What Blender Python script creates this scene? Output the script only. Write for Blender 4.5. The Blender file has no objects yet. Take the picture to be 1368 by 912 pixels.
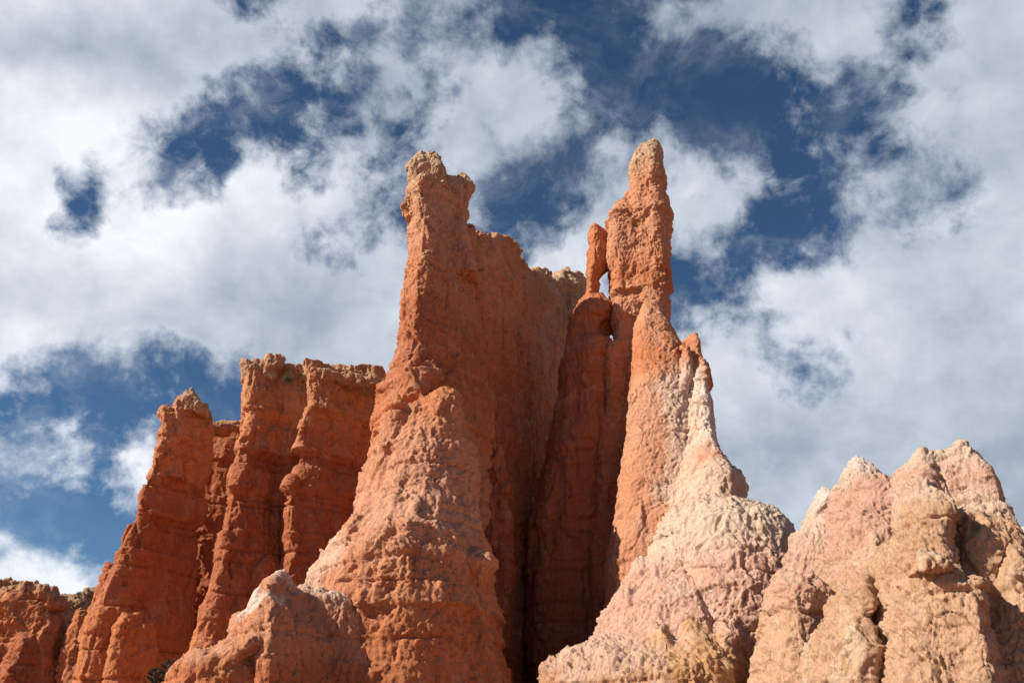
import bpy, math, random
import numpy as np
from mathutils import Vector

random.seed(7)
scene = bpy.context.scene
COL = scene.collection
R = math.radians

# ------------------------------------------------------------------ camera
PITCH = R(26.0)
CAM_Z = 1.7
FPX = 28.0 / 36.0 * 1368.0                 # focal length in photo pixels
cam_d = bpy.data.cameras.new('camera')
cam_d.lens = 28.0
cam_d.sensor_width = 36.0
cam_d.clip_end = 6000
cam = bpy.data.objects.new('camera', cam_d)
COL.objects.link(cam)
cam.location = (0, 0, CAM_Z)
cam.rotation_euler = (R(90) + PITCH, 0, 0)
scene.camera = cam
cP, sP = math.cos(PITCH), math.sin(PITCH)


def at(px, py, Y):
    """the point at distance Y that the photo shows at px, py"""
    cx = (px - 684.0) / FPX
    cy = (456.0 - py) / FPX
    t = Y / (cP - cy * sP)
    return np.array([cx * t, Y, CAM_Z + (sP + cy * cP) * t])


# ------------------------------------------------------------------ light
SUN_AZ = R(-110.0)      # measured from the view direction, negative = left
SUN_EL = R(36.0)
sun_d = bpy.data.lights.new('sun', 'SUN')
sun_d.energy = 5.0
sun_d.angle = R(0.55)
sun_d.color = (1.0, 0.90, 0.78)
sun = bpy.data.objects.new('sun', sun_d)
COL.objects.link(sun)
SD = Vector((math.sin(SUN_AZ) * math.cos(SUN_EL), math.cos(SUN_AZ) * math.cos(SUN_EL), math.sin(SUN_EL)))
sun.rotation_euler = SD.to_track_quat('Z', 'Y').to_euler()
sun.location = SD * 200

scene.view_settings.view_transform = 'Standard'
scene.view_settings.look = 'None'
scene.view_settings.gamma = 1.0
scene.view_settings.use_curve_mapping = False
scene.view_settings.exposure = 0.42
WORLD_STRENGTH = 0.06
scene.cycles.max_bounces = 8
scene.cycles.diffuse_bounces = 5


# ------------------------------------------------------------------ node helper
class NT:
    def __init__(self, tree):
        self.t = tree

    def n(self, kind, **kw):
        nd = self.t.nodes.new(kind)
        for k, v in kw.items():
            setattr(nd, k, v)
        return nd

    def put(self, sock, v):
        if hasattr(v, 'is_output'):
            self.t.links.new(v, sock)
        elif v is not None:
            sock.default_value = v

    def math(self, op, a, b=None, c=None, clamp=False):
        nd = self.n('ShaderNodeMath', operation=op, use_clamp=clamp)
        for s, v in zip(nd.inputs, (a, b, c)):
            self.put(s, v)
        return nd.outputs[0]

    def vmath(self, op, a, b=None):
        nd = self.n('ShaderNodeVectorMath', operation=op)
        self.put(nd.inputs[0], a)
        if b is not None:
            self.put(nd.inputs[1], b)
        return nd.outputs['Value'] if op in ('LENGTH', 'DOT_PRODUCT', 'DISTANCE') else nd.outputs[0]

    def noise(self, vec, scale, detail=4, rough=0.55, dist=0.0, color=False, lac=2.0):
        nd = self.n('ShaderNodeTexNoise')
        self.put(nd.inputs['Vector'], vec)
        nd.inputs['Scale'].default_value = scale
        nd.inputs['Detail'].default_value = detail
        nd.inputs['Roughness'].default_value = rough
        nd.inputs['Lacunarity'].default_value = lac
        nd.inputs['Distortion'].default_value = dist
        return nd.outputs['Color'] if color else nd.outputs['Fac']

    def ramp(self, fac, stops, interp='LINEAR'):
        nd = self.n('ShaderNodeValToRGB')
        cr = nd.color_ramp
        cr.interpolation = interp
        while len(cr.elements) < len(stops):
            cr.elements.new(0.5)
        for e, (p, c) in zip(cr.elements, stops):
            e.position = p
            e.color = (c, c, c, 1) if isinstance(c, (int, float)) else (*c, 1)
        self.put(nd.inputs[0], fac)
        return nd.outputs[0]

    def step(self, v, lo, hi, a=0.0, b=1.0):
        nd = self.n('ShaderNodeMapRange', interpolation_type='SMOOTHSTEP')
        self.put(nd.inputs['Value'], v)
        nd.inputs['From Min'].default_value = lo
        nd.inputs['From Max'].default_value = hi
        nd.inputs['To Min'].default_value = a
        nd.inputs['To Max'].default_value = b
        return nd.outputs[0]

    def mix(self, fac, a, b, blend='MIX'):
        nd = self.n('ShaderNodeMix', data_type='RGBA', blend_type=blend)
        self.put(nd.inputs[0], fac)
        for s, v in ((nd.inputs[6], a), (nd.inputs[7], b)):
            if isinstance(v, tuple) and len(v) == 3:
                v = (*v, 1)
            self.put(s, v)
        return nd.outputs[2]

    def mapping(self, vec, scale=(1, 1, 1), loc=(0, 0, 0), kind='POINT'):
        nd = self.n('ShaderNodeMapping', vector_type=kind)
        self.put(nd.inputs[0], vec)
        nd.inputs['Location'].default_value = loc
        nd.inputs['Scale'].default_value = scale
        return nd.outputs[0]


# ------------------------------------------------------------------ sky with broken cloud
# cloud cover and cloud brightness as they stood over the canyon, 0..9
COVER = """
9 9 9 9 9 8 3 8 9 4 3 5 2 2 1 6 6 8 9 9 9 9 5 8 9
9 9 9 9 9 9 9 8 3 5 5 4 5 5 1 5 6 6 5 8 9 4 5 9 9
9 9 9 8 6 6 4 4 3 8 8 8 9 7 2 0 0 0 3 6 5 6 9 8 9
9 9 8 7 4 5 5 6 5 5 4 8 8 4 1 4 1 0 4 1 5 7 8 8 9
9 9 5 7 5 3 8 5 6 6 7 8 3 2 7 7 6 7 3 1 6 5 5 8 9
9 8 4 9 9 8 9 8 8 6 5 4 2 3 8 8 8 8 3 4 4 6 5 7 9
8 8 9 9 9 9 9 6 4 7 7 6 5 9 8 6 5 5 1 6 8 9 8 9 9
8 9 9 9 9 9 8 9 9 9 9 8 7 9 8 6 2 4 8 9 9 9 9 9 9
8 8 7 8 9 9 8 8 9 9 9 9 9 9 9 6 3 8 6 6 6 9 9 9 9
4 4 1 1 1 3 6 8 9 9 9 9 9 9 9 9 9 9 7 6 9 9 9 9 9
4 3 1 5 4 0 0 5 9 9 9 9 9 9 9 9 9 9 8 9 9 9 9 9 9
4 7 5 9 5 1 1 5 9 9 9 9 9 9 9 9 9 9 9 9 9 9 9 9 9
2 1 1 3 2 2 2 5 9 9 9 9 9 9 9 9 9 9 8 9 9 9 9 9 9
8 7 3 1 1 2 2 5 8 9 9 9 9 9 9 9 9 9 9 9 9 9 9 9 9
9 9 7 4 2 2 2 5 8 9 9 9 9 9 9 9 9 9 9 9 9 9 9 9 9
"""
BRIGHT = """
7 7 6 5 5 4 4 4 4 4 4 5 5
4 4 4 5 5 4 4 4 4 4 5 5 5
7 7 6 5 4 5 5 4 4 4 5 5 5
8 8 7 6 5 5 4 4 4 5 4 5 5
8 8 7 7 6 5 4 4 5 5 4 4 5
7 8 8 7 6 5 5 5 5 5 5 5 6
6 7 7 6 6 6 6 6 5 5 6 5 6
6 6 6 5 5 6 6 6 5 6 6 5 6
7 6 5 4 5 6 6 6 6 6 6 5 5
7 7 7 5 5 5 5 5 6 6 5 5 5
8 8 8 6 5 5 5 5 5 5 4 5 4
8 8 8 6 5 5 5 5 5 4 5 4 4
8 8 8 6 5 5 5 5 4 5 5 4 3
8 8 8 6 5 5 5 5 4 5 5 4 4
8 8 8 8 5 5 5 5 4 4 4 4 4
"""


def table(txt):
    return np.array([[float(c) for c in ln.split()] for ln in txt.strip().splitlines()]) / 9.0


def sample(tab, fx, fy):
    h, w = tab.shape
    x = min(max(fx * (w - 1), 0), w - 1.001)
    y = min(max(fy, 0), h - 1.001)
    i, j = int(x), int(y)
    a, b = x - i, y - j
    return ((1 - b) * ((1 - a) * tab[j, i] + a * tab[j, i + 1]) + b * ((1 - a) * tab[j + 1, i] + a * tab[j + 1, i + 1]))


def build_world():
    w = bpy.data.worlds.new('World')
    scene.world = w
    w.use_nodes = True
    t = w.node_tree
    t.nodes.clear()
    N = NT(t)
    out = N.n('ShaderNodeOutputWorld')
    bg = N.n('ShaderNodeBackground')
    bg.inputs['Strength'].default_value = WORLD_STRENGTH
    t.links.new(bg.outputs[0], out.inputs[0])
    sky = N.n('ShaderNodeTexSky', sky_type='NISHITA')
    sky.sun_disc = False
    sky.sun_elevation = SUN_EL
    sky.sun_rotation = SUN_AZ
    sky.altitude = 2400
    sky.air_density = 1.0
    sky.dust_density = 0.3
    sky.ozone_density = 2.0
    d = N.n('ShaderNodeTexCoord').outputs['Generated']
    # wander of the cloud field so that its edges are ragged
    wv = N.noise(d, 5.0, 3, 0.55, color=True)
    wv = N.vmath('SUBTRACT', wv, (0.5, 0.5, 0.5))
    dw = N.vmath('ADD', d, N.vmath('MULTIPLY', wv, (0.11, 0.11, 0.11)))
    wv2 = N.noise(d, 17.0, 4, 0.6, color=True)
    wv2 = N.vmath('SUBTRACT', wv2, (0.5, 0.5, 0.5))
    dw = N.vmath('ADD', dw, N.vmath('MULTIPLY', wv2, (0.05, 0.05, 0.05)))
    sx = N.n('ShaderNodeSeparateXYZ')
    t.links.new(dw, sx.inputs[0])
    az = N.math('ARCTAN2', sx.outputs[0], sx.outputs[1])
    hyp = N.math('SQRT', N.math('ADD', N.math('MULTIPLY', sx.outputs[0], sx.outputs[0]), N.math('MULTIPLY', sx.outputs[1], sx.outputs[1])))
    el = N.math('ARCTAN2', sx.outputs[2], hyp)
    A0, A1, na = -48.0, 48.0, 41
    E0, E1, ne = 0.0, 54.0, 28
    u = N.math('MULTIPLY_ADD', az, math.degrees(1) / (A1 - A0), -A0 / (A1 - A0), clamp=True)
    v = N.math('MULTIPLY_ADD', el, math.degrees(1) / (E1 - E0) * (ne - 1), -E0 / (E1 - E0) * (ne - 1))
    v = N.math('MINIMUM', N.math('MAXIMUM', v, 0.0), ne - 1.0)
    comb = N.n('ShaderNodeCombineColor')
    for k in range(2):
        t.links.new(u, comb.inputs[k])
    cov_t, bri_t = table(COVER), table(BRIGHT)
    acc_c, acc_b = None, None
    for j in range(ne):
        e = R(E0 + (E1 - E0) * j / (ne - 1))
        cur = N.n('ShaderNodeRGBCurve')
        t.links.new(comb.outputs[0], cur.inputs['Color'])
        m = cur.mapping
        m.use_clip = True
        for ch, tab in ((0, cov_t), (1, bri_t)):
            c = m.curves[ch]
            for i in range(na):
                a = R(A0 + (A1 - A0) * i / (na - 1))
                dx, dy, dz = math.sin(a) * math.cos(e), math.cos(a) * math.cos(e), math.sin(e)
                fwd = dy * cP + dz * sP
                up = -dy * sP + dz * cP
                fx = (684 + FPX * dx / fwd) / 1368.0
                fy = (456 - FPX * up / fwd) / 57.0
                val = sample(tab, fx, fy)
                if i == 0:
                    c.points[0].location = (0, val)
                elif i == na - 1:
                    c.points[-1].location = (1, val)
                else:
                    c.points.new(i / (na - 1), val)
            for p in c.points:
                p.handle_type = 'AUTO_CLAMPED'
        m.update()
        sep = N.n('ShaderNodeSeparateColor')
        t.links.new(cur.outputs[0], sep.inputs[0])
        wgt = N.math('MAXIMUM', N.math('SUBTRACT', 1.0, N.math('ABSOLUTE', N.math('SUBTRACT', v, float(j)))), 0.0)
        acc_c = N.math('MULTIPLY_ADD', sep.outputs[0], wgt, 0.0 if acc_c is None else acc_c)
        acc_b = N.math('MULTIPLY_ADD', sep.outputs[1], wgt, 0.0 if acc_b is None else acc_b)
    # billow detail on the cloud edges
    n1 = N.noise(d, 13.0, 10, 0.62, 0.25)
    n2 = N.noise(N.mapping(d, loc=(3.1, 1.7, 0.4)), 34.0, 8, 0.6, 0.2)
    nn = N.math('ADD', N.math('MULTIPLY', N.math('SUBTRACT', n1, 0.5), 1.5), N.math('MULTIPLY', N.math('SUBTRACT', n2, 0.5), 0.85))
    # the cloud field thins out to the sides, overhead and behind
    off = N.math('MAXIMUM', N.step(N.math('ABSOLUTE', az), 0.80, 1.15), N.step(el, 0.93, 1.2))
    acc_c = N.math('MULTIPLY_ADD', off, -0.85, acc_c)
    acc_c = N.math('ADD', acc_c, N.step(acc_c, 0.72, 1.0, 0.0, 0.22))
    dens = N.math('ADD', acc_c, nn)
    alpha = N.step(dens, 0.33, 0.93)
    alpha = N.math('POWER', alpha, 0.9)
    veil = N.noise(N.mapping(dw, scale=(1, 1, 1.6), loc=(2, 5, 1)), 7.0, 8, 0.62, 0.5)
    veil = N.math('MULTIPLY', N.step(veil, 0.46, 0.78), N.step(acc_c, 0.0, 0.35, 0.12, 0.42))
    alpha = N.math('SUBTRACT', 1.0, N.math('MULTIPLY', N.math('SUBTRACT', 1.0, alpha), N.math('SUBTRACT', 1.0, veil)))
    alpha = N.math('MULTIPLY', alpha, 0.99)
    # bright tops, grey bellies
    n3 = N.noise(N.mapping(d, scale=(1, 1, 1.5), loc=(7, 2, 9)), 6.5, 7, 0.55, 0.3)
    acc_b = N.math('ADD', acc_b, 0.07)
    lum = N.math('ADD', acc_b, N.math('MULTIPLY', N.math('SUBTRACT', n3, 0.5), 0.55))
    # side towards the sun brighter
    n1s = N.noise(N.mapping(d, loc=(-0.022, 0.0, 0.014)), 13.0, 5, 0.58, 0.25)
    n1c = N.noise(d, 13.0, 5, 0.58, 0.25)
    lum = N.math('ADD', lum, N.math('MULTIPLY', N.math('SUBTRACT', n1c, n1s), 0.38))
    thick = N.step(dens, 0.7, 1.6)
    lum = N.math('SUBTRACT', lum, N.math('MULTIPLY', thick, 0.06))
    k = 1.0 / WORLD_STRENGTH
    cc = N.ramp(lum, [(0.15, (0.17, 0.205, 0.26)), (0.45, (0.29, 0.335, 0.40)), (0.7, (0.47, 0.51, 0.575)), (0.95, (0.70, 0.735, 0.78))])
    cc = N.mix(1.0, cc, (k, k, k), 'MULTIPLY')
    # the blue
    blue = N.mix(1.0, sky.outputs[0], (0.68, 0.92, 1.04), 'MULTIPLY')
    col = N.mix(alpha, blue, cc)
    t.links.new(col, bg.inputs['Color'])


build_world()

# ------------------------------------------------------------------ gradient noise in numpy
_rng = np.random.default_rng(11)
_perm = _rng.permutation(256).astype(np.int32)
_perm = np.concatenate([_perm, _perm, _perm])
_g = _rng.normal(size=(256, 3)).astype(np.float32)
_g /= np.linalg.norm(_g, axis=1, keepdims=True)


def perlin(p):
    p = p.astype(np.float32)
    i = np.floor(p)
    f = p - i
    i = i.astype(np.int32) & 255
    s = f * f * f * (f * (f * 6 - 15) + 10)
    out = []
    for dx in (0, 1):
        a = _perm[i[:, 0] + dx]
        for dy in (0, 1):
            b = _perm[a + i[:, 1] + dy]
            for dz in (0, 1):
                gr = _g[_perm[b + i[:, 2] + dz]]
                out.append(gr[:, 0] * (f[:, 0] - dx) + gr[:, 1] * (f[:, 1] - dy) + gr[:, 2] * (f[:, 2] - dz))
    sx, sy, sz = s[:, 0], s[:, 1], s[:, 2]
    z00 = out[0] + sz * (out[1] - out[0])
    z01 = out[2] + sz * (out[3] - out[2])
    z10 = out[4] + sz * (out[5] - out[4])
    z11 = out[6] + sz * (out[7] - out[6])
    y0 = z00 + sy * (z01 - z00)
    y1 = z10 + sy * (z11 - z10)
    return (y0 + sx * (y1 - y0)) * 1.5


_jit = _rng.uniform(0.12, 0.88, size=(256, 3)).astype(np.float32)
_val = _rng.uniform(-1, 1, size=256).astype(np.float32)
_tilt = _rng.normal(size=(256, 3)).astype(np.float32) * 0.55


def blocks(p):
    """angular blocks: one offset and one tilt for each irregular cell"""
    p = p.astype(np.float32)
    b = np.floor(p - 0.5)
    best = np.full(len(p), 9e9, np.float32)
    out = np.zeros(len(p), np.float32)
    for dx in (0, 1):
        for dy in (0, 1):
            for dz in (0, 1):
                c = b + np.array([dx, dy, dz], np.float32)
                ci = c.astype(np.int32) & 255
                h = _perm[_perm[_perm[ci[:, 0]] + ci[:, 1]] + ci[:, 2]]
                r = p - c - _jit[h]
                d2 = np.einsum('ij,ij->i', r, r)
                v = _val[h] * 0.6 + np.einsum('ij,ij->i', r, _tilt[h])
                m = d2 < best
                best = np.where(m, d2, best)
                out = np.where(m, v, out)
    return out


def sstep(x, a, b):
    t = np.clip((x - a) / (b - a), 0, 1)
    return t * t * (3 - 2 * t)


# ------------------------------------------------------------------ rock builder
VOX = 0.8
SQUARE = [(-1, -0.7), (-0.75, -1), (0.75, -1), (1, -0.7), (1, 0.7), (0.75, 1), (-0.75, 1), (-1, 0.7)]
ROUND = [(math.cos(a), math.sin(a)) for a in np.linspace(0, 2 * math.pi, 12, endpoint=False)]


def arris(x, back=0.8, lf=0.15, rt=0.25):
    """cross-section with one sharp edge towards the viewer at x"""
    return [(-1, lf), (x, -1), (1, rt), (0.9, back), (-0.9, back)]


def soften(poly, n=80, it=2):
    p = np.array(poly, float)
    for _ in range(it):
        q = np.roll(p, -1, 0)
        p = np.stack([0.8 * p + 0.2 * q, 0.2 * p + 0.8 * q], 1).reshape(-1, 2)
    seg = np.linalg.norm(np.roll(p, -1, 0) - p, axis=1)
    s = np.concatenate([[0], np.cumsum(seg)])
    tt = np.linspace(0, s[-1], n, endpoint=False)
    pc = np.vstack([p, p[:1]])
    r = np.stack([np.interp(tt, s, pc[:, 0]), np.interp(tt, s, pc[:, 1])], 1)
    lo, hi = r[:, 0].min(), r[:, 0].max()
    r[:, 0] = (r[:, 0] - lo) / (hi - lo) * 2 - 1
    area = np.sum(r[:, 0] * np.roll(r[:, 1], -1) - np.roll(r[:, 0], -1) * r[:, 1])
    return r if area > 0 else r[::-1]


class Rock:
    def __init__(self):
        self.v, self.f, self.n = [], [], 0

    def add(self, v, f):
        self.v.append(np.asarray(v, float))
        self.f += [tuple(int(i) + self.n for i in q) for q in f]
        self.n += len(v)

    def rings(self, rings):
        """closed skin over a list of rings, bottom first, each counter-clockwise"""
        m, k = len(rings), len(rings[0])
        v = np.concatenate(rings + [[rings[0].mean(0)], [rings[-1].mean(0)]])
        f = []
        for i in range(m - 1):
            for j in range(k):
                j2 = (j + 1) % k
                f.append((i * k + j, i * k + j2, (i + 1) * k + j2, (i + 1) * k + j))
        b, t = m * k, m * k + 1
        for j in range(k):
            j2 = (j + 1) % k
            f.append((b, j2, j))
            f.append((t, (m - 1) * k + j, (m - 1) * k + j2))
        self.add(v, f)

    def loft(self, rows, Y, depth=None, shape=ROUND, ratio=0.9, foot=True, lean=0.0):
        """rows of (photo row, left, right) outline, standing at distance Y"""
        sh = soften(shape)
        rows = sorted(rows, key=lambda r: r[0])
        pys = [r[0] for r in rows]
        out = []
        lo, hi = pys[0], pys[-1]
        for py in np.arange(lo, hi + 0.01, 3.0):
            xl = np.interp(py, pys, [r[1] for r in rows])
            xr = np.interp(py, pys, [r[2] for r in rows])
            yy = Y + lean * (py - lo) / 100.0
            a, b = at(xl, py, yy), at(xr, py, yy)
            hw = (b[0] - a[0]) / 2
            dp = depth if depth is not None else ratio * hw
            if depth is not None:
                dp = min(depth, max(ratio * hw * 1.6, 0.3))
            c = (a + b) / 2
            out.append(np.stack([c[0] + sh[:, 0] * hw, c[1] + sh[:, 1] * dp, np.full(len(sh), c[2])], 1))
        if foot:
            z = out[-1][0, 2]
            c = out[-1].mean(0)
            for zz in np.arange(z - 1.0, -1.5, -1.0):
                r = c + (out[-1 - 0] - c)
                r = r.copy()
                r[:, :2] = c[:2] + (r[:, :2] - c[:2]) * 1.02
                r[:, 2] = zz
                out.append(r)
        self.rings(out[::-1])

    def wall(self, crest, thick_top, thick_foot, power=1.2):
        """free-standing wall: crest of (photo x, photo y, distance)"""
        P = np.array([at(*c) for c in crest])
        s = np.concatenate([[0], np.cumsum(np.linalg.norm(np.diff(P[:, :2], axis=0), axis=1))])
        tt = np.arange(0, s[-1] + 0.01, 0.35)
        Q = np.stack([np.interp(tt, s, P[:, k]) for k in range(3)], 1)
        # a smooth plan for the direction, a ragged crest for the height
        T = np.gradient(np.stack([np.convolve(np.pad(Q[:, k], 8, 'edge'), np.ones(17) / 17, 'valid') for k in range(2)], 1), axis=0)
        T /= np.linalg.norm(T, axis=1, keepdims=True)
        nrm = np.stack([T[:, 1], -T[:, 0]], 1)
        K = 30
        rings = []
        for q, nn in zip(Q, nrm):
            fr = np.linspace(0, 1, K)
            z = q[2] + (-1.5 - q[2]) * fr
            th = thick_top + (thick_foot - thick_top) * fr ** power
            a = np.stack([q[0] + nn[0] * th, q[1] + nn[1] * th, z], 1)
            b = np.stack([q[0] - nn[0] * th * 0.6, q[1] - nn[1] * th * 0.6, z], 1)[::-1]
            rings.append(np.concatenate([a, b]))
        self.rings(rings)

    def lump(self, c, r, seed=0):
        rg = np.random.default_rng(seed)
        r = np.array(r, float) * np.ones(3)
        rr = []
        n = 10
        for ph in np.linspace(-math.pi / 2 + 0.25, math.pi / 2 - 0.25, 7):
            a = np.linspace(0, 2 * math.pi, n, endpoint=False) + rg.uniform(0, 1)
            k = np.abs(math.cos(ph)) ** 0.5
            w = rg.uniform(0.82, 1.15, n)
            rr.append(np.stack([c[0] + r[0] * k * w * np.cos(a), c[1] + r[1] * k * w * np.sin(a), np.full(n, c[2] + r[2] * math.copysign(abs(math.sin(ph)) ** 0.6, ph))], 1))
        self.rings(rr)

    def crumbs(self, crest, n, size, seed=1):
        """loose blocks along a crest"""
        rg = np.random.default_rng(seed)
        c = np.array(crest, float)
        for k in range(n):
            t = rg.uniform(0, len(c) - 1.001)
            i = int(t)
            q = c[i] + (c[i + 1] - c[i]) * (t - i)
            p = at(q[0], q[1], q[2])
            s = size * rg.uniform(0.5, 1.3)
            p[2] -= s * 0.35
            p[:2] += rg.uniform(-0.4, 0.4, 2)
            self.lump(p, (s * rg.uniform(0.7, 1.4), s * rg.uniform(0.7, 1.4), s * rg.uniform(0.6, 1.0)), seed * 100 + k)

    def build(self, name, mat, voxel=0.12, smooth=2, big=0.55, mid=0.3, small=0.13, strata=0.25, flute=0.22, pits=0.2, ledges=(), parent=None, seed=0.0, stretch=0.5):
        me = bpy.data.meshes.new(name)
        v = np.concatenate(self.v)
        me.from_pydata(v.tolist(), [], self.f)
        tmp = bpy.data.objects.new('tmp', me)
        COL.objects.link(tmp)
        m = tmp.modifiers.new('r', 'REMESH')
        m.mode = 'VOXEL'
        m.voxel_size = voxel * VOX
        if smooth:
            sm = tmp.modifiers.new('s', 'SMOOTH')
            sm.factor = 0.5
            sm.iterations = smooth
        dg = bpy.context.evaluated_depsgraph_get()
        ev = tmp.evaluated_get(dg)
        out = bpy.data.meshes.new_from_object(ev, depsgraph=dg)
        bpy.data.objects.remove(tmp)
        bpy.data.meshes.remove(me)
        out.name = name
        n = len(out.vertices)
        co = np.empty(n * 3, np.float32)
        out.vertices.foreach_get('co', co)
        co = co.reshape(-1, 3)
        nr = np.empty(n * 3, np.float32)
        out.vertices.foreach_get('normal', nr)
        nr = nr.reshape(-1, 3)
        co = co + displacement(co, nr, big, mid, small, strata, flute, pits, ledges, seed, stretch)
        out.vertices.foreach_set('co', co.ravel())
        out.polygons.foreach_set('use_smooth', np.ones(len(out.polygons), bool))
        out.materials.clear()
        out.materials.append(mat)
        out.update()
        o = bpy.data.objects.new(name, out)
        COL.objects.link(o)
        if parent:
            o.parent = parent
        return o


def make_beds():
    rg = np.random.default_rng(5)
    z = np.arange(-3, 110, 0.02)
    prof = np.zeros_like(z)
    notch = np.zeros_like(z)
    zb, h = -3.0, 0.0
    while zb < 110:
        t = float(np.clip(rg.lognormal(0.35, 0.65), 0.35, 5.0))
        hn = rg.uniform(-1, 1)
        prof += (hn - h) * sstep(z, zb - 0.10, zb + 0.06)
        if rg.uniform() < 0.65:
            w = rg.uniform(0.06, 0.16)
            notch -= rg.uniform(0.35, 1.1) * np.exp(-((z - zb) / w) ** 2)
        h = hn
        zb += t
    return z, prof, notch


BED_Z, BED_P, BED_N = make_beds()


def displacement(p, nr, big, mid, small, strata, flute, pits, ledges, seed, stretch):
    f32 = np.float32
    q = p + f32(seed * 17.3)
    side = 1 - np.abs(nr[:, 2])
    up = np.clip(nr[:, 2], 0, 1)
    d = big * (perlin(q * f32(0.15)) + 0.5 * perlin(q * f32(0.37) + 5))
    warp = 0.8 * perlin(q * f32(0.12) + 9)
    # wander of the fine relief
    wq = q + 0.55 * np.stack([perlin(q * f32(0.7) + 11), perlin(q * f32(0.7) + 23), 0.6 * perlin(q * f32(0.7) + 35)], 1)
    # upright flutes, ribs and rain rills, stronger in places
    msk = 0.3 + 0.7 * sstep(perlin(q * f32(0.22) + 71), -0.35, 0.35)
    fl = perlin(wq * np.array([0.50, 0.50, 0.06], f32) + 3)
    fl2 = perlin(q * np.array([1.3, 1.3, 0.13], f32) + 6)
    fl3 = perlin(q * np.array([3.0, 3.0, 0.35], f32) + 16)
    d += flute * side * msk * ((0.55 - 2.0 * np.abs(fl)) + 0.45 * (0.4 - 1.7 * np.abs(fl2)) + 0.2 * (0.4 - 1.7 * np.abs(fl3)))
    # hard and soft beds
    zz = p[:, 2] + 0.45 * warp + 0.12 * perlin(q * f32(0.5)) + 0.05 * perlin(q * f32(1.7) + 3)
    keep = 0.2 + 0.8 * sstep(perlin(q * f32(0.2) + 31), -0.3, 0.35)
    keep2 = sstep(perlin(q * np.array([0.3, 0.3, 0.15], f32) + 47), -0.25, 0.2)
    d += strata * side * (keep * np.interp(zz, BED_Z, BED_P) + 1.15 * keep2 * np.interp(zz, BED_Z, BED_N))
    # joint blocks and spalled facets with crisp edges
    S = np.array([1, 1, stretch], f32)
    fz = 0.35 + 0.65 * sstep(perlin(q * f32(0.27) + 88), -0.3, 0.35)
    d += mid * 0.95 * blocks(wq * np.array([0.42, 0.42, 0.24], f32) + f32(91))
    d += mid * 0.65 * fz * blocks(wq * np.array([1.05, 1.05, 0.6], f32) + f32(45))
    d += small * 0.95 * fz * blocks(wq * np.array([2.3, 2.3, 1.4], f32) + f32(23))
    d += small * 0.55 * blocks(wq * np.array([4.8, 4.8, 3.0], f32) + f32(67))
    # broken surface, coarse to fine, rougher in places
    rg = 0.15 + 1.05 * sstep(perlin(q * f32(0.33) + 101), -0.3, 0.45)
    amp, fq = mid * 0.5, 0.8
    for k in range(6):
        n = perlin(wq * S * f32(fq) + f32(13 + 8 * k))
        if k == 4:
            n = 0.45 - 1.7 * np.abs(n)
        d += amp * n * (rg if k else 1.0)
        amp *= 0.64
        fq *= 2.05
        if k == 1:
            amp = small * 0.85
            S = np.array([1, 1, 0.6], f32)
    # pockets and hollows
    n4 = perlin(wq * np.array([0.8, 0.8, 0.45], f32) + 57)
    d -= pits * 1.3 * sstep(n4, 0.42, 0.58)
    n5 = perlin(wq * np.array([2.2, 2.2, 1.1], f32) + 67)
    d -= pits * 0.6 * sstep(n5, 0.40, 0.56) * rg
    for (z, amp, w) in ledges:
        u = (zz - z) / w
        lk = 0.15 + 0.85 * sstep(perlin(q * np.array([0.28, 0.28, 0.1], f32) + f32(3.3 * z)), -0.15, 0.3)
        d += amp * side * lk * (np.exp(-np.clip(u, 0, 9) ** 2 * 0.7) * (u > 0) - 0.8 * np.exp(-(u * 2.2 + 0.9) ** 2) * (u <= 0))
    d -= d.mean()
    disp = nr * d[:, None]
    # crumbling rims: uneven heights where the rock faces the sky
    cr = perlin(q * np.array([1.1, 1.1, 0.4], f32) + 77) * 2.5
    disp[:, 2] += up * small * 2.2 * (np.floor(cr) + sstep(cr - np.floor(cr), 0, 0.3)) * 0.6
    return disp


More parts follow.
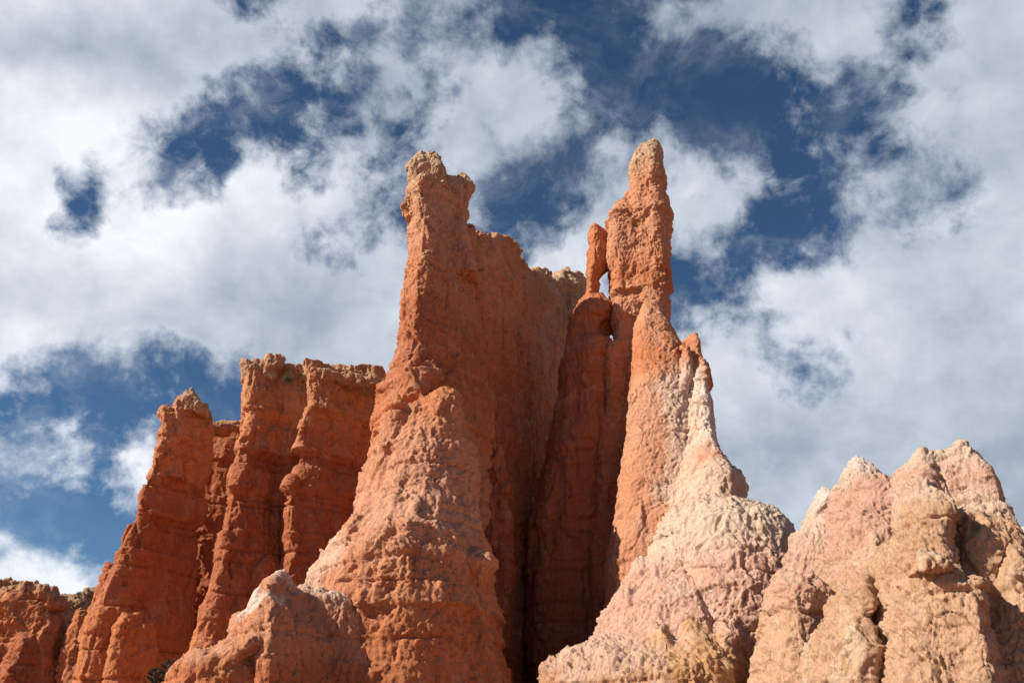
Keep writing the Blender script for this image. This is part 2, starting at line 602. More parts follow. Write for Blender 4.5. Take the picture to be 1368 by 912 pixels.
# ------------------------------------------------------------------ rock material
def rock_mat(name, stops, patches=(), streak=0.25, mottle=0.5, pale_col=(0.60, 0.36, 0.24), dark_col=(0.20, 0.065, 0.032), bump=1.0, fine=1.0, wander=2.5):
    """stops: (height, colour) of the beds, lowest first; patches: (centre, radii, colour, strength) of bleached or stained rock"""
    m = bpy.data.materials.new(name)
    m.use_nodes = True
    t = m.node_tree
    t.nodes.clear()
    N = NT(t)
    out = N.n('ShaderNodeOutputMaterial')
    bs = N.n('ShaderNodeBsdfPrincipled')
    t.links.new(bs.outputs[0], out.inputs[0])
    bs.inputs['Roughness'].default_value = 0.95
    bs.inputs['Specular IOR Level'].default_value = 0.12
    pos = N.n('ShaderNodeNewGeometry').outputs['Position']
    sep = N.n('ShaderNodeSeparateXYZ')
    t.links.new(pos, sep.inputs[0])
    w1 = N.math('MULTIPLY', N.math('SUBTRACT', N.noise(pos, 0.16, 3), 0.5), wander * 2)
    w2 = N.math('MULTIPLY', N.math('SUBTRACT', N.noise(pos, 0.8, 4, 0.6), 0.5), wander * 0.9)
    z = N.math('ADD', sep.outputs[2], N.math('ADD', w1, w2))
    z0, z1 = stops[0][0], stops[-1][0]
    fac = N.math('DIVIDE', N.math('SUBTRACT', z, z0), max(z1 - z0, 0.01))
    col = N.ramp(fac, [((s[0] - z0) / max(z1 - z0, 0.01), s[1]) for s in stops])
    for (c, r, pc, k) in patches:
        pw = N.vmath('ADD', pos, N.vmath('MULTIPLY', N.vmath('SUBTRACT', N.noise(pos, 0.35, 7, 0.66, color=True), (0.5, 0.5, 0.5)), (5.5, 5.5, 5.5)))
        mp = N.mapping(pw, scale=tuple(float(x) for x in r), loc=tuple(float(x) for x in c), kind='TEXTURE')
        dist = N.vmath('LENGTH', mp)
        col = N.mix(N.math('MULTIPLY', N.step(dist, 1.10, 0.60), k), col, pc)
    # thin beds of slightly different clay
    bz = N.math('MULTIPLY_ADD', z, 1.0, N.math('MULTIPLY', N.noise(pos, 0.5, 3), 1.0))
    cb = N.n('ShaderNodeCombineXYZ')
    t.links.new(bz, cb.inputs[2])
    band = N.noise(cb.outputs[0], 0.9, 5, 0.65)
    col = N.mix(N.math('MULTIPLY', N.step(band, 0.55, 0.63), 0.34), col, pale_col)
    col = N.mix(N.math('MULTIPLY', N.step(band, 0.45, 0.37), 0.30), col, dark_col)
    # bleached mottling
    mo = N.noise(N.mapping(pos, scale=(1, 1, 0.6)), 0.55, 8, 0.66, 0.6)
    col = N.mix(N.math('MULTIPLY', N.step(mo, 0.52, 0.66), mottle), col, pale_col)
    mo2 = N.noise(N.mapping(pos, scale=(1, 1, 0.7), loc=(9, 4, 2)), 2.6, 6, 0.65)
    col = N.mix(N.math('MULTIPLY', N.step(mo2, 0.54, 0.74), mottle * 0.6), col, pale_col)
    # upright wash stains
    stn = N.noise(N.mapping(pos, scale=(1.6, 1.6, 0.11)), 0.8, 6, 0.62)
    col = N.mix(N.math('MULTIPLY', N.step(stn, 0.52, 0.74), streak), col, dark_col)
    sp = N.noise(pos, 9.0, 5, 0.7)
    col = N.mix(1.0, col, N.ramp(sp, [(0.28, 0.80), (0.5, 1.03), (0.72, 1.25)]), 'MULTIPLY')
    t.links.new(col, bs.inputs['Base Color'])
    # fine relief
    st = N.mapping(pos, scale=(1, 1, 0.5))
    h1 = N.noise(st, 3.6, 10, 0.70, 0.2)
    h2 = N.noise(st, 7.0, 6, 0.7)
    vo = N.n('ShaderNodeTexVoronoi')
    vo.inputs['Scale'].default_value = 2.8
    t.links.new(N.vmath('ADD', st, N.vmath('MULTIPLY', N.noise(st, 3.0, 3, color=True), (0.3, 0.3, 0.3))), vo.inputs['Vector'])
    h = N.math('ADD', N.math('MULTIPLY', h1, 0.42), N.math('MULTIPLY', h2, 0.12 * fine))
    h3 = N.noise(N.mapping(pos, scale=(1, 1, 0.32)), 8.0, 6, 0.65, 0.4)
    h = N.math('ADD', h, N.math('MULTIPLY', N.math('ABSOLUTE', N.math('SUBTRACT', h3, 0.5)), -0.22))
    h = N.math('ADD', h, N.math('MULTIPLY', N.step(vo.outputs['Distance'], 0.0, 0.30), 0.05))
    pv = N.vmath('ADD', st, N.vmath('MULTIPLY', N.noise(st, 2.0, 4, color=True), (0.5, 0.5, 0.5)))
    for sc, k in ((4.0, 0.10), (9.0, 0.06)):
        vc = N.n('ShaderNodeTexVoronoi')
        vc.inputs['Scale'].default_value = sc
        t.links.new(pv, vc.inputs['Vector'])
        vs = N.n('ShaderNodeSeparateColor')
        t.links.new(vc.outputs['Color'], vs.inputs[0])
        h = N.math('ADD', h, N.math('MULTIPLY', vs.outputs[0], k))
    bp = N.n('ShaderNodeBump')
    bp.inputs['Strength'].default_value = 0.8 * bump
    bp.inputs['Distance'].default_value = 0.45
    t.links.new(h, bp.inputs['Height'])
    t.links.new(bp.outputs[0], bs.inputs['Normal'])
    return m


def zat(py, Y):
    return float(at(684, py, Y)[2])


# rock colours (base colours of the dry clay stone)
CREAM = (0.50, 0.345, 0.22)
TAN = (0.47, 0.27, 0.15)
PEACH = (0.55, 0.26, 0.145)
ORANGE = (0.51, 0.192, 0.084)
RUST = (0.43, 0.158, 0.076)
RED = (0.38, 0.128, 0.060)
PINK = (0.60, 0.36, 0.26)
PALE = (0.65, 0.48, 0.36)
WHITE = (0.70, 0.59, 0.50)
OCHRE = (0.52, 0.29, 0.12)


def tag(o, label=None, cat=None, group=None, kind=None):
    for k, v in (('label', label), ('category', cat), ('group', group), ('kind', kind)):
        if v:
            o[k] = v
    return o


def thing(name, loc, label, cat):
    o = bpy.data.objects.new(name, None)
    o.empty_display_size = 0.5
    o.location = [float(x) for x in loc]
    COL.objects.link(o)
    return tag(o, label, cat)


def adopt(root, *kids):
    """parent the parts, keeping them where they stand"""
    for k in kids:
        k.parent = root
        k.matrix_parent_inverse = root.matrix_basis.inverted()


# ------------------------------------------------------------------ ground
def build_ground():
    me = bpy.data.meshes.new('ground')
    n = 141
    u = np.linspace(-1, 1, n)
    xs = np.sign(u) * (np.abs(u) ** 2.6) * 2500
    X, Yg = np.meshgrid(xs, xs + 60)
    p = np.stack([X.ravel(), Yg.ravel(), np.zeros(n * n)], 1)
    p[:, 2] = 0.5 * perlin(p * np.array([0.06, 0.06, 0]) + 0.5) * np.exp(-np.abs(p[:, 0]) / 400)
    f = [(j * n + i, j * n + i + 1, (j + 1) * n + i + 1, (j + 1) * n + i) for j in range(n - 1) for i in range(n - 1)]
    me.from_pydata(p.tolist(), [], f)
    me.materials.append(rock_mat('red_dirt', [(-2, RUST), (0, (0.42, 0.17, 0.085)), (2, (0.46, 0.21, 0.11))], streak=0.0))
    o = bpy.data.objects.new('ground', me)
    COL.objects.link(o)
    o['kind'] = 'structure'


build_ground()

# ------------------------------------------------------------------ the tall left hoodoo with its fin
YH = 60.0


def build_left_hoodoo():
    mat = rock_mat('hoodoo_clay', [
        (0, ORANGE), (zat(860, YH), ORANGE), (zat(770, YH), PEACH), (zat(690, YH), (0.57,0.29,0.18)), (zat(610, YH), PEACH), (zat(560, YH), ORANGE),
        (zat(510, YH), RUST), (zat(440, YH), RUST), (zat(390, YH), (0.50, 0.21, 0.105)), (zat(330, YH), PEACH), (zat(265, YH), (0.55, 0.31, 0.19)), (zat(225, YH), CREAM)], mottle=0.4,
        patches=[(at(425, 752, 54), (3.2, 6, 3.2), PALE, 0.65), (at(560, 690, 53), (4.5, 6, 2.2), (0.59, 0.34, 0.22), 0.45)])
    capm = rock_mat('hoodoo_cap_stone', [(zat(300, YH), PEACH), (zat(262, YH), TAN), (zat(230, YH), CREAM)], mottle=0.35)
    finm = rock_mat('fin_clay', [
        (0, RED), (zat(700, 70), RED), (zat(560, 70), RUST), (zat(480, 70), ORANGE), (zat(390, 70), PEACH), (zat(340, 75), TAN), (zat(310, 75), CREAM)], mottle=0.35, streak=0.5)
    k = Rock()
    # shaft
    k.loft([(256, 552, 622), (266, 543, 626), (276, 541, 623), (290, 543, 621), (310, 547, 623), (330, 546, 630), (367, 545, 634),
            (397, 538, 638), (428, 536, 642), (453, 533, 648), (483, 526, 652), (514, 515, 652), (542, 504, 652), (600, 494, 652),
            (700, 470, 655), (912, 440, 660)], YH + 1.5, depth=5.5, shape=arris(-0.42, lf=-0.1, rt=0.35), ratio=1.0)
    # right-hand shoulder between the two caps
    k.loft([(243, 592, 612), (256, 588, 624), (300, 590, 622), (380, 590, 640)], YH + 2.5, depth=2.6, shape=SQUARE, foot=False)
    # broad lower buttress
    k.loft([(524, 578, 606), (532, 566, 616), (545, 552, 622), (565, 512, 627), (600, 500, 632), (649, 486, 637), (680, 466, 642), (700, 452, 645), (725, 432, 650), (756, 410, 655),
            (785, 398, 659), (830, 385, 667), (870, 372, 672), (912, 360, 677)], YH - 2.5, depth=7.5, ratio=0.75,
           shape=[(-1, 0.2), (-0.55, -0.65), (0.1, -1), (0.62, -0.8), (1, -0.1), (0.95, 0.8), (-0.9, 0.8)], lean=-0.8)
    # ribs and noses of the buttress
    k.loft([(528, 582, 608), (540, 568, 614), (560, 560, 620), (600, 556, 626), (650, 560, 622), (690, 570, 612)], YH - 5.2, depth=2.0, shape=ROUND, foot=False)
    k.loft([(545, 520, 545), (553, 510, 562), (566, 508, 560), (600, 506, 548), (650, 500, 540)], YH - 4.6, depth=1.8, shape=ROUND, foot=False)
    k.loft([(730, 530, 560), (760, 515, 590), (800, 500, 600), (850, 495, 605), (912, 490, 612)], YH - 8.8, depth=2.6, shape=arris(-0.1))
    k.loft([(690, 470, 500), (720, 448, 510), (760, 430, 510), (820, 420, 505), (912, 410, 500)], YH - 7.5, depth=2.4, shape=arris(-0.2))
    k.loft([(737, 618, 646), (747, 612, 658), (758, 614, 659), (768, 618, 652), (785, 622, 645)], YH - 7.2, depth=1.6, shape=ROUND, foot=False)
    k.loft([(800, 540, 600), (830, 530, 640), (870, 520, 655), (912, 512, 664)], YH - 9.5, depth=3.0, shape=arris(-0.3))
    # overhanging brow half way up, hollow under it
    k.loft([(486, 548, 580), (500, 530, 588), (514, 520, 590), (522, 522, 586), (532, 526, 584), (545, 535, 575)], YH - 1.9, depth=1.7, shape=ROUND, foot=False)
    k.loft([(352, 549, 566), (362, 547, 584), (380, 545, 586), (420, 540, 590)], YH - 1.2, depth=1.6, shape=arris(0.1), foot=False)
    spire = k.build('spire', mat, voxel=0.105, big=0.3, mid=0.2, small=0.11, flute=0.30, strata=0.34, pits=0.12, ledges=[(zat(365, YH), 0.35, 1.2), (zat(524, YH), 0.2, 1.6), (zat(690, YH), 0.2, 1.5), (zat(756, YH), 0.3, 1.2), (zat(842, YH), 0.35, 1.0)])
    c = Rock()
    c.loft([(212, 558, 586), (216, 555, 588), (222, 552, 590), (234, 546, 594), (244, 548, 596), (252, 552, 598), (262, 554, 602)], YH + 1.0, shape=SQUARE, ratio=1.0, foot=False)
    c.loft([(257, 548, 556), (268, 540, 560), (282, 535, 562), (288, 540, 560), (300, 546, 560)], YH + 0.6, depth=1.6, shape=SQUARE, foot=False)
    cap1 = c.build('cap_rock', capm, voxel=0.08, smooth=1, big=0.08, mid=0.16, small=0.12, strata=0.05, flute=0.12, pits=0.12)
    c = Rock()
    c.loft([(234, 612, 619), (241, 609, 626), (249, 607, 633), (256, 609, 631), (266, 611, 625), (280, 608, 622)], YH + 2.2, shape=SQUARE, ratio=1.0, foot=False)
    cap2 = c.build('cap_rock', capm, voxel=0.08, smooth=1, big=0.08, mid=0.14, small=0.12, strata=0.05, flute=0.1, pits=0.12, seed=1)
    w = Rock()
    crest = [(600, 285, 62), (622, 297, 63), (631, 306, 64), (640, 307, 65), (649, 313, 66), (658, 311, 67), (672, 314, 68.5), (688, 331, 70), (686, 340, 71), (694, 341, 71.5), (699, 354, 73),
             (711, 364, 75), (727, 367, 78), (735, 374, 80), (743, 369, 81.5), (763, 364, 84), (771, 367, 85), (777, 384, 86.5), (784, 399, 88), (800, 402, 91)]
    crest = [(x, y + (5 if 630 < x < 705 else 2), 62.8 + (d - 62) * 1.4) for x, y, d in crest]
    w.wall(crest, 0.75, 2.4, 1.1)
    w.crumbs(crest[1:-2], 30, 0.75, 3)
    # piers that swell out of the fin's foot
    w.loft([(600, 640, 668), (640, 634, 678), (700, 636, 682), (780, 640, 682), (912, 648, 683)], 66, depth=3.0, shape=SQUARE)
    w.loft([(374, 738, 776), (400, 736, 782), (460, 730, 786), (560, 728, 790), (912, 722, 790)], 93, depth=2.5, shape=ROUND)
    fin = w.build('fin_wall', finm, voxel=0.13, big=0.5, mid=0.24, flute=0.42, strata=0.24, seed=2)
    root = thing('hoodoo', at(580, 912, YH) * [1, 1, 0], 'tall left hoodoo with two pale cap knobs, flaring foot and long fin wall behind', 'hoodoo')
    adopt(root, spire, cap1, cap2, fin)


# ------------------------------------------------------------------ the right hoodoo
YR = 67.0


def build_right_hoodoo():
    mat = rock_mat('spire_clay', [
        (0, RED), (zat(640, YR), RUST), (zat(540, YR), ORANGE), (zat(430, YR), PEACH), (zat(400, YR), PEACH), (zat(370, YR), ORANGE), (zat(330, YR), PEACH), (zat(250, YR), PEACH), (zat(215, YR), CREAM), (zat(195, YR), CREAM)], mottle=0.42)
    k = Rock()
    k.loft([(191, 868, 876), (197, 857, 882), (205, 850, 884), (213, 845, 885), (228, 841, 887), (243, 841, 892), (260, 842, 893), (276, 842, 895), (290, 843, 900), (303, 843, 899), (318, 845, 895),
            (347, 846, 895), (369, 847, 896), (388, 848, 897), (402, 852, 896), (412, 858, 894), (424, 870, 893), (432, 878, 890)], YR, ratio=0.95, shape=arris(0.28, lf=-0.3, rt=0.0), foot=False)
    k.loft([(255, 838, 846), (262, 833, 850), (276, 828, 855), (290, 820, 858), (297, 815, 858), (307, 811, 860), (330, 812, 860), (347, 813, 860), (364, 817, 862), (384, 818, 862), (392, 818, 860), (400, 816, 860), (432, 816, 860),
            (440, 820, 860), (462, 820, 860), (472, 808, 862), (513, 805, 865), (546, 804, 870), (640, 795, 880), (740, 786, 890), (912, 776, 900)], YR + 2.0, depth=2.8, ratio=0.9, shape=SQUARE)
    spire = k.build('spire', mat, voxel=0.1, big=0.18, mid=0.18, small=0.12, flute=0.16, strata=0.16, pits=0.14, ledges=[(zat(386, YR), 0.35, 1.0), (zat(290, YR), 0.25, 1.0)], seed=3)
    pm = rock_mat('pedestal_clay', [
        (0, ORANGE), (zat(800, 64), PEACH), (zat(660, 64), PEACH), (zat(560, 64), (0.54, 0.29, 0.18)), (zat(535, 64), PEACH), (zat(510, 64), ORANGE), (zat(420, 64), PEACH)], mottle=0.5, streak=0.15,
        patches=[(at(925, 590, 61), (3.2, 5, 8.0), PALE, 0.95), (at(945, 660, 58), (4.5, 6, 3.0), PALE, 0.9), (at(944, 575, 60), (1.7, 4, 5.5), WHITE, 0.85)])
    k = Rock()
    k.loft([(403, 866, 880), (410, 857, 886), (425, 853, 893), (443, 848, 903), (459, 846, 912), (484, 843, 925), (515, 840, 932), (535, 838, 936), (546, 838, 940), (591, 835, 950), (653, 826, 955), (720, 815, 960),
            (760, 811, 965), (800, 811, 970), (912, 800, 990)], YR - 2.0, depth=5.0, ratio=0.8, shape=[(-1, -0.2), (-0.85, -0.9), (0.3, -1), (1, 0.1), (0.9, 0.8), (-0.8, 0.8)], lean=-1.0)
    k.loft([(500, 860, 890), (512, 846, 905), (522, 840, 910), (532, 839, 905), (542, 842, 880)], YR - 5.6, depth=1.6, foot=False)
    # sharp pale rib that runs down to the right
    k.loft([(445, 924, 931), (452, 914, 934), (460, 911, 937), (479, 911, 939), (492, 911, 949), (512, 911, 949), (532, 906, 950), (571, 898, 957), (591, 892, 962), (617, 884, 972), (634, 875, 982), (647, 868, 991),
            (660, 862, 996), (680, 858, 995), (720, 850, 1000), (912, 840, 1040)], YR - 5.0, depth=5.0, ratio=0.9, shape=arris(0.42, lf=0.2, rt=0.3), lean=-1.6)
    k.loft([(462, 912, 922), (480, 910, 926), (500, 908, 924), (540, 892, 915), (560, 885, 905)], YR - 6.5, depth=0.9, foot=False)
    k.loft([(628, 950, 978), (640, 945, 991), (655, 945, 997), (675, 945, 996), (700, 940, 998)], YR - 9.0, depth=2.2, foot=False)
    ped = k.build('pedestal', pm, voxel=0.1, big=0.22, mid=0.11, small=0.09, flute=0.12, strata=0.12, pits=0.10, seed=4, ledges=[(zat(536, 64), 0.3, 1.3)])
    root = thing('hoodoo', at(870, 912, YR) * [1, 1, 0], 'tall right hoodoo, a slender peach spire on a broad pedestal with a bleached rib', 'hoodoo')
    adopt(root, spire, ped)


def build_needle():
    mat = rock_mat('needle_clay', [(zat(600, 70), RED), (zat(420, 70), ORANGE), (zat(330, 70), ORANGE), (zat(306, 70), PEACH)], mottle=0.25)
    k = Rock()
    k.loft([(302, 788, 803), (306, 786, 810), (315, 785, 818), (330, 786, 822), (348, 784, 820), (356, 785, 812), (364, 785, 804), (372, 785, 799), (388, 784, 798), (397, 781, 803), (406, 779, 818), (420, 777, 822), (470, 772, 808)], 69.5, depth=1.3, ratio=0.9, shape=arris(-0.5), foot=False)
    o = k.build('rock_needle', mat, voxel=0.085, smooth=2, big=0.1, mid=0.14, small=0.10, flute=0.08, strata=0.1, pits=0.08, seed=5)
    tag(o, 'thin orange rock needle left of the right spire, a gap of sky between them', 'rock needle')


def build_alcove():
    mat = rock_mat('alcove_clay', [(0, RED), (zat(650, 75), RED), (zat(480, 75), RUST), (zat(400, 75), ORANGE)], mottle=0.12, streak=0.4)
    k = Rock()
    k.loft([(398, 779, 806), (406, 772, 811), (416, 765, 822), (430, 759, 822), (437, 757, 806), (446, 755, 804), (459, 753, 804), (469, 752, 820), (500, 748, 822), (560, 740, 820), (600, 730, 816), (640, 719, 812), (700, 708, 808), (761, 702, 806), (858, 704, 806), (912, 708, 806)],
           70.0, depth=3.2, ratio=0.8, shape=[(-1, 0.3), (-0.7, -0.6), (0, -1), (0.8, -0.8), (1, 0), (0.8, 0.9), (-0.8, 0.9)])
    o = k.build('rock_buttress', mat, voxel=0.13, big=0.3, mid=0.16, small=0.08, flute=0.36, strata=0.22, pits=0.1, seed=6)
    tag(o, 'dark rust buttress in the shaded alcove, below the thin needle', 'rock buttress')


# ------------------------------------------------------------------ pale rocks on the right
def build_mound():
    Y = 52.0
    mat = rock_mat('mound_clay', [(0, PEACH), (zat(900, Y), (0.48,0.27,0.15)), (zat(850, Y), PINK), (zat(780, Y), PINK), (zat(740, Y), (0.62, 0.46, 0.34)), (zat(690, Y), (0.62, 0.48, 0.36)), (zat(678, Y), (0.60, 0.40, 0.30))], mottle=0.55, streak=0.12,
                   pale_col=(0.60, 0.46, 0.35), dark_col=(0.36, 0.17, 0.09), patches=[(at(885, 885, 44), (1.3, 3, 2.4), OCHRE, 0.8), (at(948, 875, 44), (1.2, 3, 2.6), OCHRE, 0.7), (at(800, 880, 45), (4, 5, 1.6), (0.56, 0.38, 0.28), 0.8)])
    k = Rock()
    k.loft([(677, 912, 988), (682, 898, 1008), (690, 888, 1024), (701, 882, 1039), (712, 879, 1048), (723, 878, 1054), (760, 872, 1062), (800, 860, 1066), (840, 850, 1072), (912, 840, 1085)], Y, depth=6, ratio=0.8,
           shape=[(-1, 0.1), (-0.6, -0.8), (0.1, -1), (0.7, -0.8), (1, 0), (0.8, 0.9), (-0.8, 0.9)], lean=-0.8)
    # skirt that runs down to the left
    k.loft([(722, 880, 930), (760, 850, 940), (800, 820, 950), (830, 806, 960), (842, 798, 965), (856, 785, 970), (872, 757, 975), (885, 738, 980), (895, 726, 985), (912, 722, 990)], Y - 2, depth=5, ratio=0.6,
           shape=[(-1, 0.1), (-0.3, -0.7), (0.5, -1), (1, -0.3), (0.9, 0.8), (-0.8, 0.8)], lean=-2.0)
    k.loft([(835, 955, 985), (850, 940, 1000), (880, 930, 1010), (912, 925, 1015)], Y - 7.0, depth=1.8, shape=arris(-0.2))
    k.loft([(835, 870, 890), (850, 862, 905), (880, 860, 915), (912, 855, 920)], Y - 7.5, depth=1.6, shape=arris(0.1))
    k.loft([(725, 1005, 1030), (740, 995, 1048), (780, 990, 1058), (830, 1000, 1060)], Y - 4.5, depth=2, foot=False)
    k.loft([(690, 1013, 1019), (694, 1011, 1021)], Y - 1.5, depth=0.4, foot=False)
    o = k.build('rock_mound', mat, voxel=0.085, big=0.3, mid=0.19, small=0.125, flute=0.12, strata=0.26, pits=0.16, seed=7, ledges=[(zat(775, Y - 4), 0.3, 1.2), (zat(840, Y - 5), 0.35, 1.0)])
    tag(o, 'rounded pale mound of crumbly rock at the foot of the right spire', 'rock mound')


def build_peaks():
    kw = dict(mottle=0.6, streak=0.12, pale_col=(0.66, 0.53, 0.37), dark_col=(0.46, 0.23, 0.12), bump=1.25)
    # small grey-topped knob
    Y = 43.0
    SAND = (0.60, 0.375, 0.235)
    m1 = rock_mat('knob_clay', [(0, SAND), (zat(840, Y), SAND), (zat(760, Y), PINK), (zat(690, Y), PALE), (zat(664, Y), WHITE)], **kw)
    k = Rock()
    k.loft([(657, 1100, 1112), (662, 1096, 1118), (672, 1090, 1124), (690, 1082, 1130), (702, 1076, 1140), (720, 1058, 1150), (750, 1050, 1150), (780, 1044, 1150), (792, 1042, 1148)], Y, ratio=0.9, foot=False)
    k.loft([(772, 1046, 1085), (784, 1038, 1100), (793, 1032, 1110), (810, 1030, 1110), (850, 1024, 1115), (912, 1012, 1120)], Y - 2.5, depth=3.0, shape=arris(-0.55, lf=0.2, rt=-0.3))
    o = k.build('rock_peak', m1, voxel=0.07, big=0.18, mid=0.16, small=0.12, flute=0.15, strata=0.17, pits=0.16, seed=8, ledges=[(zat(795, Y - 2.5), 0.35, 0.5)])
    tag(o, 'small grey-tipped rock peak, lowest of the pale peaks on the right', 'rock peak')
    # cone
    Y = 41.0
    m2 = rock_mat('cone_clay', [(0, SAND), (zat(880, Y), SAND), (zat(800, Y), (0.55, 0.33, 0.2)), (zat(720, Y), PINK), (zat(655, Y), PINK), (zat(645, Y), PALE), (zat(620, Y), WHITE)], **kw)
    k = Rock()
    k.loft([(617, 1147, 1155), (623, 1139, 1162), (632, 1132, 1169), (643, 1127, 1178), (653, 1124, 1190), (665, 1121, 1215), (690, 1112, 1220), (720, 1104, 1225), (760, 1092, 1230), (800, 1085, 1230), (850, 1075, 1235), (912, 1065, 1240)], Y, depth=5, ratio=0.75,
           shape=[(-1, 0.1), (-0.5, -0.8), (0.2, -1), (0.8, -0.8), (1, 0), (0.8, 0.9), (-0.8, 0.9)])
    k.loft([(715, 1160, 1172), (728, 1150, 1178), (745, 1142, 1180), (770, 1138, 1180), (800, 1130, 1180), (830, 1135, 1175)], Y - 3.3, depth=1.5, shape=arris(0.2), foot=False)
    k.loft([(772, 1140, 1165), (800, 1118, 1172), (830, 1100, 1180), (870, 1085, 1185), (912, 1075, 1190)], Y - 4.6, depth=2.5, shape=arris(0.0))
    o = k.build('rock_peak', m2, voxel=0.068, big=0.18, mid=0.16, small=0.12, flute=0.16, strata=0.18, pits=0.18, seed=9, ledges=[(zat(808, Y - 4), 0.4, 0.45), (zat(880, Y - 4), 0.2, 0.6)])
    tag(o, 'cone-shaped pink rock peak with a whitish tip, between the grey-tipped knob and the flat-topped peak', 'rock peak')
    # broad flat-topped peak
    Y = 38.0
    m3 = rock_mat('crag_clay', [(0, PEACH), (zat(900, Y), SAND), (zat(800, Y), SAND), (zat(740, Y), (0.55, 0.33, 0.19)), (zat(690, Y), PALE), (zat(640, Y), PINK), (zat(610, Y), PALE)], **kw)
    k = Rock()
    k.loft([(610, 1222, 1284), (616, 1217, 1292), (624, 1213, 1303), (640, 1208, 1313), (660, 1204, 1322), (690, 1200, 1334), (726, 1196, 1352), (780, 1190, 1378), (850, 1184, 1400), (912, 1180, 1420)], Y, depth=5.5, ratio=0.7,
           shape=[(-1, 0.2), (-0.8, -0.5), (-0.2, -0.42), (0.3, -0.95), (0.5, -1), (1, 0.0), (0.8, 0.9), (-0.8, 0.9)])
    k.loft([(597, 1285, 1292), (604, 1279, 1299), (613, 1274, 1303), (630, 1268, 1306)], Y - 0.4, depth=1.6, shape=arris(0.1), foot=False)
    k.loft([(692, 1268, 1328), (710, 1262, 1340), (760, 1256, 1365), (912, 1250, 1400)], Y - 2.2, depth=2.2, shape=SQUARE)
    # jutting nose with the hollow to its right
    k.loft([(653, 1226, 1240), (657, 1222, 1250), (668, 1217, 1264), (680, 1213, 1282), (692, 1209, 1292), (705, 1206, 1280), (725, 1202, 1272), (760, 1196, 1285), (800, 1190, 1320), (850, 1186, 1345), (912, 1180, 1365)], Y - 3.6, depth=2.8, shape=[(-1, 0.2), (-0.8, -0.7), (-0.1, -1), (0.35, -0.7), (1, 0.5), (0.8, 0.9), (-0.8, 0.9)])
    k.loft([(735, 1176, 1200), (760, 1168, 1215), (820, 1160, 1225), (912, 1150, 1235)], Y - 1.6, depth=1.6, shape=SQUARE)
    k.loft([(698, 1326, 1336), (712, 1316, 1344), (728, 1306, 1356), (765, 1296, 1378), (820, 1285, 1400), (912, 1275, 1420)], Y - 3.2, depth=2.6, shape=[(-1, 0.3), (-0.7, -0.5), (-0.2, -1), (0.5, -0.8), (1, 0), (0.8, 0.9), (-0.8, 0.9)])
    k.loft([(768, 1272, 1302), (778, 1262, 1318), (820, 1256, 1324), (870, 1258, 1332), (912, 1255, 1338)], Y - 5.2, depth=1.8, shape=[(-1, 0.3), (-0.7, -0.6), (-0.1, -1), (0.7, -0.5), (1, 0.4), (0.8, 0.9), (-0.8, 0.9)])
    k.loft([(750, 1228, 1258), (758, 1222, 1266), (766, 1226, 1262)], Y - 5.6, depth=0.9, shape=SQUARE, foot=False)
    o = k.build('rock_peak', m3, voxel=0.066, big=0.18, mid=0.17, small=0.125, flute=0.16, strata=0.18, pits=0.18, seed=10, ledges=[(zat(765, Y - 4), 0.22, 0.5), (zat(840, Y - 5), 0.18, 0.5)])
    tag(o, 'broad flat-topped peak with a jutting nose, tallest of the pale peaks on the right', 'rock peak')
    Y = 62.0
    k = Rock()
    k.loft([(709, 1366, 1385), (716, 1360, 1400), (740, 1350, 1420), (912, 1340, 1440)], Y, depth=4)
    o = k.build('rock_outcrop', m2, voxel=0.12, seed=11, big=0.3)
    tag(o, 'pale rock outcrop peeping out behind the flat-topped peak at the right edge', 'rock outcrop')


# ------------------------------------------------------------------ foreground knob, left
def build_knob():
    Y = 47.0
    mat = rock_mat('knob_ridge_clay', [(0, ORANGE), (zat(905, Y), ORANGE), (zat(870, Y), PEACH), (zat(815, Y), PEACH), (zat(792, Y), (0.56, 0.31, 0.20)), (zat(772, Y), PALE)], mottle=0.3, streak=0.3,
                   patches=[(at(338, 812, Y - 1), (1.3, 3, 1.3), WHITE, 0.8), (at(290, 885, Y - 2), (2.6, 3, 0.7), PINK, 0.6)])
    k = Rock()
    k.loft([(767, 372, 381), (775, 366, 387), (781, 354, 394), (790, 342, 405), (803, 336, 420), (817, 329, 436), (827, 312, 448), (842, 308, 462), (860, 301, 475), (872, 276, 482), (880, 256, 488), (889, 234, 492), (907, 224, 498), (930, 215, 505)], Y, depth=5, ratio=0.8,
           shape=[(-1, 0.0), (-0.6, -0.7), (-0.15, -1), (0.05, -0.75), (0.35, -0.1), (1, 0.5), (0.95, 0.9), (-0.8, 0.9)])
    k.loft([(787, 385, 418), (794, 382, 446), (806, 380, 470), (830, 380, 490), (912, 370, 520)], Y + 3.6, depth=3.0, shape=SQUARE)
    k.loft([(800, 352, 366), (815, 345, 378), (840, 338, 385), (870, 330, 390), (912, 322, 395)], Y - 3.2, depth=1.8, shape=arris(0.3))
    k.loft([(872, 270, 330), (886, 240, 360), (900, 228, 375), (930, 215, 390)], Y - 2.2, depth=2.6)
    o = k.build('rock_ridge', mat, voxel=0.08, big=0.18, mid=0.16, small=0.09, flute=0.14, strata=0.14, pits=0.14, seed=12)
    tag(o, 'low whitish knob of rock in front of the tall left hoodoo', 'rock ridge')


